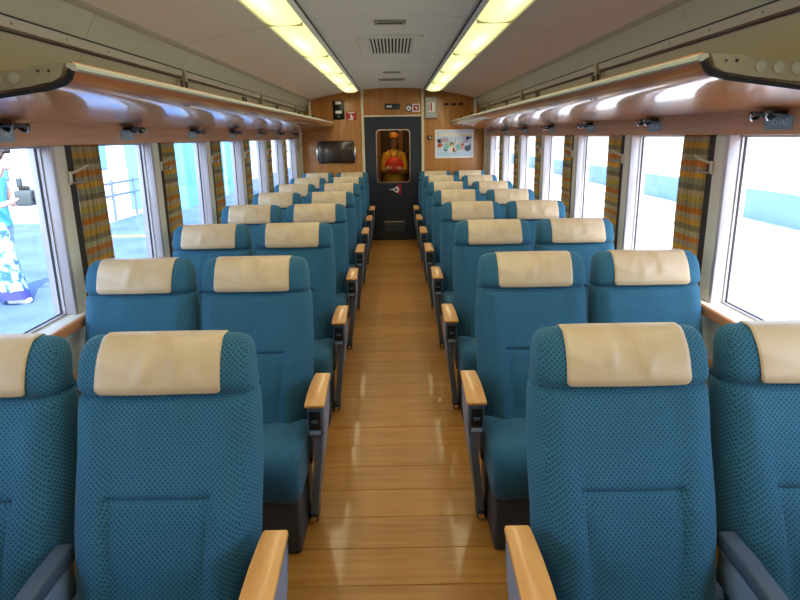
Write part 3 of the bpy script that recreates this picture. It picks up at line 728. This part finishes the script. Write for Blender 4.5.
def make_seat(s):
    """double seat facing the camera; local x runs outward to the window for s=+1"""
    root = thing('double_seat', '', 'seat', (0, 0, 0), 'double seats on both sides of the aisle')
    def bx(x0, x1, *r): return (min(s * x0, s * x1), max(s * x0, s * x1), *r)
    for dx, w in ((-.256, 0), (.251, 1)):
        b = finish('backrest', back_mesh(), MT['moquette'], root, uv=True, angle=60); b.location = (s * dx, 0, -.025)
        cv = bpy.data.objects.new('headrest_cover', cover_meshes[w]); COL.objects.link(cv); cv.parent = b; cv.location.x = s * .004
        md = cv.modifiers.new('thickness', 'SOLIDIFY'); md.thickness = .0018
        c = finish('seat_cushion', cushion_bm(), MT['moquette'], root, uv=True, angle=60); c.location.x = s * dx
    # pedestal box and frame under the cushions
    bm = BM(); box(bm, -.49, .49, -.562, -.16, 0, .245, bev=.014, seg=3); finish('pedestal', bm, MT['pedestal'], root)
    bobj('seat_frame', MT['pedestal'], root, (-.50, .50, -.22, -.02, .20, .36), bev=.01)
    # aisle armrest: wooden cap, control block, splayed side panel with a foot
    arm = bpy.data.objects.new('aisle_armrest', None); COL.objects.link(arm); arm.parent = root; arm.location = (-s * .552, 0, 0)
    rings = []
    for y, xi, xo, z, th in ((-.434, .037, -.035, .574, .008), (-.431, .040, -.038, .575, .012), (-.42, .041, -.039, .578, .014), (-.36, .040, -.039, .589, .018), (-.28, .038, -.038, .596, .018), (-.20, .034, -.037, .600, .018), (-.158, .031, -.036, .600, .017), (-.153, .028, -.033, .600, .011)):
        cx = (xi + xo) / 2; w = xi - xo
        rings.append([(s * (cx + px), y, z - th / 2 + pz) for px, pz in rrect(w, th, min(.005, th * .3), 3)])
    bm = BM(); loft(bm, rings); finish('arm_cap', bm, MT['arm_wood'], arm)
    blk = bobj('control_block', MT['slate'], arm, bx(-.028, .032, -.425, -.36, .44, .568), bev=.006)
    bobj('control_inset', MT['blackpl'], blk, bx(-.020, .026, -.4275, -.422, .468, .545), bev=.002)
    bobj('lever_plate', MT['slate_light'], blk, bx(-.018, .024, -.4295, -.424, .446, .462), bev=.002)
    bobj('button', MT['slate'], blk, bx(-.010, .016, -.4305, -.425, .495, .510), bev=.002)
    # side panel tapers down to the foot and leans under the seat
    def sp(y, z, o): return (s * (-.026 + .055 * (1 - min(1, z / .5)) ** 1.3 + o), y, z)
    rings = []
    for z, ya, yb in ((.57, -.40, -.13), (.50, -.40, -.13), (.42, -.40, -.14), (.34, -.395, -.16), (.25, -.385, -.19), (.16, -.37, -.225), (.08, -.355, -.25), (.03, -.345, -.265)):
        rings.append([sp(ya, z, 0), sp(yb, z, 0), sp(yb, z, .030), sp(ya, z, .030)])
    bm = BM(); loft(bm, rings); finish('side_panel', bm, MT['slate_mid'], arm, angle=30)
    rings = []
    for z, ya, yb in ((.545, -.37, -.16), (.45, -.37, -.165), (.36, -.36, -.18), (.28, -.35, -.205)):
        rings.append([sp(ya, z, -.003), sp(yb, z, -.003), sp(yb, z, .002), sp(ya, z, .002)])
    bm = BM(); loft(bm, rings); finish('panel_inlay', bm, MT['slate_light'], arm, angle=30)
    bm = BM(); box(bm, *bx(.022, .062, -.355, -.255, 0, .035), bev=.008); finish('foot', bm, MT['blackpl'], arm)
    bm = BM(); disc(bm, (s * .040, -.356, .022), (0, -1, 0), .014, .012, 12); finish('foot_cap', bm, MT['chrome'], arm)
    # middle armrest, slim and dark
    mid = bpy.data.objects.new('middle_armrest', None); COL.objects.link(mid); mid.parent = root
    bm = BM()
    loft(bm, [[(px, y, z + pz) for px, pz in rrect(.046, th, .008, 3)] for y, z, th in ((-.50, .515, .02), (-.49, .52, .04), (-.40, .535, .045), (-.25, .545, .045), (-.15, .545, .045))]); finish('arm_cap', bm, MT['slate'], mid)
    bobj('side_panel', MT['slate_light'], mid, (-.017, .017, -.48, -.15, .42, .515), bev=.006)
    # window-side armrest against the wall
    bm = BM(); loft(bm, [[(s * .512 + px, y, z + pz) for px, pz in rrect(.032, .03, .008, 3)] for y, z in ((-.45, .56), (-.3, .575), (-.15, .575))]); box(bm, *bx(.502, .522, -.40, -.17, .25, .56)); finish('window_armrest', bm, MT['slate'], root)
    return root
rowname = ['nearest the camera', 'in the second row', 'in the third row', 'in the fourth row', 'in the fifth row', 'in the sixth row', 'in the seventh row', 'in the eighth row']
for s in (-1, 1):
    proto = make_seat(s)
    for k in range(8):
        r_ = proto if k == 0 else copy_tree(proto)
        r_.location = (s * .868, 1.552 + PITCH * k, 0)
        r_['label'] = 'teal patterned double seat with cream headrest covers %s of the aisle, %s' % (SIDE[s], rowname[k])
        ci = 0
        for ch in r_.children:
            if ch.name.split('.')[0] == 'backrest':
                for g in ch.children:
                    if g.name.startswith('headrest_cover'): g.data = cover_meshes[(k + ci + (s > 0)) % 4]
                ci += 1

# ------------------------------------------------------------------ outside, left: station platform
pf = bobj('platform', MT['platform'], None, (-40, -1.62, -30, 14.0, -1.2, -.2), (-6.4, -1.62, 14.0, 60, -1.2, -.2), smooth=False); tag(pf, kind='structure')
gr = bobj('ground', MT['gravel'], None, (-80, 90, -60, 120, -1.3, -1.2), smooth=False); tag(gr, kind='structure')
yl = bobj('trim_5', MT['yellow'], None, (-6.4, -2.6, 11.75, 11.95, -.2, -.195), (-2.85, -2.6, -20, 11.75, -.2, -.195), smooth=False); tag(yl, kind='structure')
kb = tag(bobj('kerb', MT['concrete'], None, (-13, -6.6, 14.0, 14.25, -.2, .02), bev=.02), 'low pale kerb at the far end of the platform', 'kerb')
rl = thing('platform_railing', 'grey steel railing along the edge of the platform', 'railing', (-6.42, 14.3, -.2))
for y in (0, 1.2, 2.0): bm = BM(); tube(bm, [(0, y - .0, 0), (0, y, .92)], .035, 8); finish('post', bm, MT['railing'], rl)
for z in (.84, .56): bm = BM(); tube(bm, [(-.02, -.9, z), (-.02, 2.1, z)], .028, 8); finish('rail', bm, MT['railing'], rl)
bw = thing('platform_shelter', 'pale blue walled shelter standing on the platform', 'building', (-6.2, 20.5, -.2))
bobj('wall', MT['bluewall'], bw, (-.8, .72, -3.9, 3.9, 0, 2.6)); bobj('roof', MT['concrete'], bw, (-1.0, .9, -4.1, 4.1, 2.6, 2.75))
for y in (-2.6, -1.3, 0, 1.3, 2.6): bobj('wall_rib', mat('pale_blue', hx('a9cdea'), .5), bw, (.72, .74, y - .12, y + .12, 0, 2.6))
hb = thing('station_building', 'white building with pale window rows behind the platform', 'building', (-16, 22, -1.2))
bobj('wall', MT['concrete'], hb, (-4, 2, -14, 14, 0, 7))
for y in range(-12, 13, 4):
    for z in (1.4, 3.8): f_ = bobj('window', MT['railing'], hb, (2.0, 2.05, y - .9, y + .9, z, z + 1.4)); bobj('pane', MT['bluewall'], f_, (2.05, 2.06, y - .8, y + .8, z + .1, z + 1.3))

# ------------------------------------------------------------------ outside, right: tracks and opposite platform
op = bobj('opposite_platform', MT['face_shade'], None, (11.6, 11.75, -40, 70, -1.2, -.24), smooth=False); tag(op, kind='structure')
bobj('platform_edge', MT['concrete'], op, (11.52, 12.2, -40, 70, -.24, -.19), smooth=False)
bobj('platform_top', MT['gravel'], op, (12.2, 45, -40, 70, -.5, -.195), smooth=False)
for x, lab in ((4.2, 'nearest track of two steel rails beside the train on the right'), (9.2, 'farther track of two steel rails beside the opposite platform')):
    tk = thing('railway_track', lab, 'track', (x, 0, -1.2), 'railway tracks')
    for d in (-.53, .53): bobj('rail', MT['rail'], tk, (d - .035, d + .035, -40, 70, .0, .14))
    sbm = BM()
    for y in range(-20, 90): box(sbm, -1.0, 1.0, y * .7 - .1, y * .7 + .1, -.02, .015)
    so = finish('sleepers', sbm, MT['concrete'], tk, False); tag(so, kind='stuff')
kb = thing('platform_building', 'white single-storey building with blue door on the opposite platform', 'building', (20, 22, -.2))
bobj('wall', MT['concrete'], kb, (-1.5, 6, -8, 8, 0, 3.2)); bobj('roof', MT['railing'], kb, (-2.0, 6.5, -8.5, 8.5, 3.2, 3.4))
d_ = bobj('door', MT['bluewall'], kb, (-1.54, -1.5, -2.2, -1.2, 0, 2.0)); bobj('handle', MT['chrome'], d_, (-1.58, -1.54, -1.35, -1.30, .95, 1.1))
for y in (-6.5, -4.5, .5, 3.0, 5.5): f_ = bobj('window', MT['railing'], kb, (-1.54, -1.5, y - .6, y + .6, .9, 2.0)); bobj('pane', MT['bluewall'], f_, (-1.55, -1.53, y - .5, y + .5, 1.0, 1.9))
def car(x, y, lab):
    c = thing('parked_car', lab, 'car', (x, y, -.195), None, rz=.1)
    bm = BM(); prism(bm, [(-2.0, .25), (-2.02, .6), (-1.85, .8), (-1.2, .88), (1.2, .9), (1.95, .75), (2.0, .3)], 'x', -.8, .8); bmesh.ops.bevel(bm, geom=bm.edges[:], offset=.05, segments=2, affect='EDGES'); finish('body', bm, MT['white'], c)
    bm = BM(); loft(bm, [[(-.76, -1.5, .85), (.76, -1.5, .85), (.76, 1.4, .87), (-.76, 1.4, .87)], [(-.62, -.95, 1.38), (.62, -.95, 1.38), (.62, .75, 1.40), (-.62, .75, 1.40)]]); finish('cabin', bm, MT['bluewall'], c, False)
    bobj('roof', MT['white'], c, (-.63, .63, -.97, .77, 1.37, 1.43), bev=.02)
    for yy in (-1.25, 1.25):
        for xx in (-.8, .64): bm = BM(); disc(bm, (xx, yy, .3), (1, 0, 0), .3, .16, 16); finish('wheel', bm, MT['blackpl'], c)
car(15.5, 14.8, 'white parked car on the opposite platform, farther of two'); car(19.0, 8.3, 'white parked car on the opposite platform, nearer of two')

# ------------------------------------------------------------------ people
def body(name, parts, parent, m, vox=.012):
    """overlapping tapered limbs and ellipsoids fused into one continuous skin by a voxel remesh"""
    bm = BM()
    for p in parts:
        if p[0] == 't':
            pts, rads = p[1], p[2]; tube(bm, pts, rads, 12)
            for q, r in ((pts[0], rads[0]), (pts[-1], rads[-1])): ball(bm, q, r * .98, 10)
        else: ball(bm, p[1], p[2], 16)
    o = finish(name, bm, m, parent, angle=180)
    md = o.modifiers.new('fuse', 'REMESH'); md.mode = 'VOXEL'; md.voxel_size = vox; md.use_smooth_shade = True
    sm = o.modifiers.new('soften', 'SMOOTH'); sm.factor = .5; sm.iterations = 3
    return o
def hand_parts(c, d, n, sz=1.0, curl=.6):
    """palm centre c, finger direction d, palm normal n: palm, four fingers of unequal length, thumb from the side"""
    c, d, n = Vector(c), Vector(d).normalized(), Vector(n).normalized(); w = d.cross(n).normalized(); out = [('t', [c - d * .045 * sz, c + d * .03 * sz], [.026 * sz, .034 * sz])]
    for i, ln in enumerate((.065, .078, .072, .055)):
        b = c + d * .04 * sz + w * (.027 - .018 * i) * sz
        m1 = b + (d * cos(curl * .5) + n * sin(curl * .5)) * ln * .45 * sz; m2 = m1 + (d * cos(curl * 1.4) + n * sin(curl * 1.4)) * ln * .55 * sz
        out.append(('t', [b, m1, m2], [.0095 * sz, .0088 * sz, .0072 * sz]))
    b = c - d * .01 * sz + w * .032 * sz; m1 = b + (w * .6 + d * .6 + n * .35).normalized() * .035 * sz; m2 = m1 + (d + n * .5).normalized() * .03 * sz
    out.append(('t', [b, m1, m2], [.012 * sz, .0105 * sz, .0085 * sz])); return out
def garment(name, m, parent, rings, n=24, fold=0.0, nf=9, caps=True):
    """lofted clothing: rings are (centre, rx, ry)"""
    bm = BM(); out = []
    for j, (c, rx, ry) in enumerate(rings):
        f = fold * j / (len(rings) - 1)
        out.append([(c[0] + (rx + f * sin(nf * 2 * pi * k / n)) * cos(2 * pi * k / n), c[1] + (ry + f * sin(nf * 2 * pi * k / n)) * sin(2 * pi * k / n), c[2]) for k in range(n)])
    loft(bm, out, cap=caps); return finish(name, bm, m, parent, angle=70)

# woman on the platform, in profile facing the train (+x)
def floral():
    m = mat('floral_print', hx('8fb4dc'), .8); tc = nd(m, 'ShaderNodeTexCoord'); nz = nd(m, 'ShaderNodeTexNoise'); nz.inputs['Scale'].default_value = 9; nz.inputs['Detail'].default_value = 3; nz.inputs['Distortion'].default_value = 1.2
    lk(m, tc.outputs['Object'], nz.inputs['Vector']); rp = ramp(m, [(0, hx('2f5fa8')), (.40, hx('4f86c4')), (.46, hx('a3b6d2')), (.55, hx('8fb9dd')), (.62, hx('b0ae80')), (.66, hx('c9a9c0'))], 'CONSTANT'); lk(m, nz.outputs[0], rp.inputs[0]); lk(m, rp.outputs[0], P(m).inputs['Base Color']); return m
MT['floral'] = floral(); MT['bluetop'] = mat('light_blue_top', hx('4fb0e6'), .7); MT['navyhem'] = mat('navy_hem', hx('3a3f8a'), .8); MT['shoe'] = mat('white_shoe', hx('e8e6e2'), .5); MT['camera_body'] = mat('camera_body', hx('3f4a4c'), .5)
wm = thing('person', 'person in light blue top and floral trousers holding a camera on the platform', 'person', (-4.44, 6.95, -.2))
parts = [('t', [(0, 0, .90), (.0, 0, 1.02), (.01, 0, 1.18), (.03, 0, 1.33), (.05, 0, 1.40)], [.11, .10, .095, .095, .06]),
         ('t', [(.03, -.09, 1.35), (.04, 0, 1.37), (.03, .09, 1.35)], [.055, .065, .055]),
         ('t', [(.05, 0, 1.38), (.13, 0, 1.50)], [.048, .046]),
         ('b', (.185, 0, 1.605), (.092, .074, .115)), ('b', (.20, 0, 1.55), (.062, .055, .065)),
         ('b', (.278, 0, 1.575), (.018, .012, .022)), ('b', (.262, 0, 1.535), (.014, .024, .010)), ('b', (.245, 0, 1.505), (.02, .025, .016)),
         ('b', (.165, -.075, 1.59), (.018, .010, .028)), ('b', (.165, .075, 1.59), (.018, .010, .028))]
for sy in (-1, 1):
    sh = (.03, sy * .155, 1.355); el = (.10, sy * .17, 1.10); wr_ = (.30, sy * .075, 1.17)
    parts += [('t', [sh, (.07, sy * .168, 1.23), el], [.045, .04, .034]), ('t', [el, (.2, sy * .13, 1.13), wr_], [.034, .03, .022])]
    parts += hand_parts((.345, sy * .06, 1.185), (.9, -sy * .25, .15), (0, -sy, .1), 1.0, .7)
    x1 = .10 if sy < 0 else -.16
    parts += [('t', [(0, sy * .085, .90), (x1 * .5, sy * .09, .50), (x1 * .95, sy * .09, .10)], [.095, .062, .042]), ('t', [(x1 * .95 - .03, sy * .09, .05), (x1 * .95 + .14, sy * .09, .045)], [.038, .030])]
body('body', parts, wm, MT['skin'])
for sy in (-1, 1): bm = BM(); ball(bm, (.262, sy * .032, 1.607), (.012, .014, .009), 10); finish('eye', bm, MT['white'], wm); bm = BM(); ball(bm, (.272, sy * .034, 1.607), (.005, .006, .006), 8); finish('pupil', bm, MT['hair'], wm)
bm = BM(); ball(bm, (.150, 0, 1.640), (.105, .092, .10), 18); ball(bm, (.075, 0, 1.59), (.05, .055, .06), 12); ball(bm, (.215, 0, 1.69), (.055, .07, .04), 12); finish('hair', bm, MT['hair'], wm)
garment('top', MT['bluetop'], wm, [((.055, 0, 1.425), .06, .075), ((.045, 0, 1.395), .085, .15), ((.035, 0, 1.33), .105, .158), ((.015, 0, 1.22), .108, .152), ((.005, 0, 1.08), .11, .150), ((0, 0, .96), .125, .165), ((0, 0, .88), .135, .175)])
for sy in (-1, 1):
    x1 = .10 if sy < 0 else -.16
    garment('trouser_leg', MT['floral'], wm, [((0, sy * .07, .93), .115, .10), ((x1 * .3, sy * .08, .72), .135, .115), ((x1 * .6, sy * .09, .45), .14, .12), ((x1 * .95, sy * .09, .16), .155, .125)], fold=.012)
    garment('hem', MT['navyhem'], wm, [((x1 * .94, sy * .09, .165), .158, .128), ((x1, sy * .09, .065), .166, .134)], fold=.012)
    bm = BM(); box(bm, x1 * .95 - .075, x1 * .95 + .185, sy * .09 - .045, sy * .09 + .045, 0, .065, bev=.028, seg=3); finish('shoe', bm, MT['shoe'], wm)
cm = thing('camera', 'dark camera with a lens held up by the person on the platform', 'camera', (-4.44 + .39, 6.95, -.2 + 1.10))
bobj('camera_case', MT['camera_body'], cm, (-.11, .08, -.09, .09, 0, .17), bev=.025, seg=3)
bm = BM(); tube(bm, [(.06, 0, .09), (.15, 0, .11), (.23, 0, .13)], [.07, .07, .078], 16); finish('lens', bm, MT['blackpl'], cm)
bobj('viewfinder', MT['blackpl'], cm, (-.08, .02, -.035, .035, .168, .215), bev=.01); bobj('flash_unit', MT['camera_body'], cm, (-.10, -.05, -.02, .02, .20, .30), bev=.006)

# person in the vestibule, facing down the carriage (towards -y)
vp = thing('person', 'person in yellow coat and cap with red bag behind the door window', 'person', (.01, 10.42, 0))
vp.scale.x = .88
parts = [('t', [(0, 0, .88), (0, 0, 1.0), (0, 0, 1.15), (0, 0, 1.27), (0, 0, 1.33)], [.13, .12, .12, .12, .07]), ('t', [(-.11, 0, 1.28), (0, 0, 1.30), (.11, 0, 1.28)], [.06, .07, .06]), ('t', [(0, 0, 1.33), (0, -.01, 1.42)], [.05, .05]),
         ('b', (0, -.015, 1.50), (.073, .09, .11)), ('b', (0, -.04, 1.45), (.055, .06, .06)), ('b', (0, -.108, 1.485), (.012, .018, .02)), ('b', (0, -.095, 1.447), (.022, .012, .009)), ('b', (0, -.08, 1.415), (.024, .02, .016)), ('b', (-.074, 0, 1.49), (.010, .018, .028)), ('b', (.074, 0, 1.49), (.010, .018, .028))]
for sx in (-1, 1):
    parts += [('t', [(sx * .155, 0, 1.28), (sx * .19, -.02, 1.14), (sx * .195, -.06, 1.02)], [.05, .045, .038]), ('t', [(sx * .195, -.06, 1.02), (sx * .16, -.17, 1.03), (sx * .15, -.25, 1.06)], [.038, .03, .024])]
    parts += hand_parts((sx * .135, -.285, 1.07), (-sx * .6, -.6, .2), (-sx, .5, 0), .95, .8)
    parts += [('t', [(sx * .085, 0, .90), (sx * .09, -.01, .48), (sx * .09, 0, .08)], [.095, .065, .042]), ('t', [(sx * .09, .04, .04), (sx * .095, -.13, .035)], [.036, .03])]
body('body', parts, vp, MT['skin'])
for sx in (-1, 1): bm = BM(); ball(bm, (sx * .03, -.096, 1.51), (.013, .010, .008), 10); finish('eye', bm, MT['white'], vp); bm = BM(); ball(bm, (sx * .03, -.105, 1.51), (.006, .004, .006), 8); finish('pupil', bm, MT['hair'], vp)
bm = BM(); ball(bm, (0, .02, 1.53), (.086, .088, .09), 16); finish('hair', bm, MT['hair'], vp)
bm = BM(); ball(bm, (0, .0, 1.575), (.096, .105, .072), 18); box(bm, -.07, .07, -.17, -.06, 1.555, 1.568, bev=.005); finish('cap', bm, MT['orangecap'], vp)
bm = BM(); ball(bm, (-.01, -.10, 1.60), (.016, .008, .016), 10); finish('cap_badge', bm, MT['white'], vp)
garment('coat', MT['yellowcoat'], vp, [((0, 0, 1.375), .06, .065), ((0, 0, 1.345), .13, .10), ((0, 0, 1.29), .185, .13), ((0, 0, 1.15), .178, .145), ((0, 0, 1.04), .165, .15), ((0, 0, .96), .185, .16), ((0, 0, .86), .205, .17)], fold=.010, nf=7)
for sx in (-1, 1):
    bm = BM(); tube(bm, [(sx * .15, 0, 1.30), (sx * .195, -.02, 1.14), (sx * .2, -.06, 1.02), (sx * .165, -.17, 1.03), (sx * .155, -.225, 1.055)], [.062, .06, .056, .048, .042], 14); finish('sleeve', bm, MT['yellowcoat'], vp)
    garment('trouser_leg', MT['pedestal'], vp, [((sx * .08, 0, .80), .09, .10), ((sx * .09, -.005, .45), .08, .085), ((sx * .09, 0, .07), .065, .07)])
    bm = BM(); box(bm, sx * .093 - .045, sx * .093 + .045, -.17, .075, 0, .075, bev=.028, seg=3); finish('shoe', bm, MT['blackpl'], vp)
    bm = BM(); tube(bm, [(sx * .09, .02, 1.372), (sx * .075, -.09, 1.345), (sx * .04, -.155, 1.25), (sx * .02, -.17, 1.20)], .011, 8); finish('strap', MT and bm, MT['blackpl'], vp)
rb = thing('red_bag', 'red bag held against the chest by the person behind the door', 'bag', (.01, 10.42 - .20, .985))
bm = BM(); ball(bm, (0, 0, .125), (.155, .075, .150), 20)
for v in bm.verts:
    if v.co.z < .05: v.co.z = .05 + (v.co.z - .05) * .6
finish('bag_body', bm, MT['redbag'], rb); bm = BM(); ball(bm, (0, -.045, .085), (.095, .045, .07), 16); finish('pocket', bm, MT['redbag'], rb); bobj('zip', MT['blackpl'], rb, (-.075, .075, -.082, -.07, .152, .158))
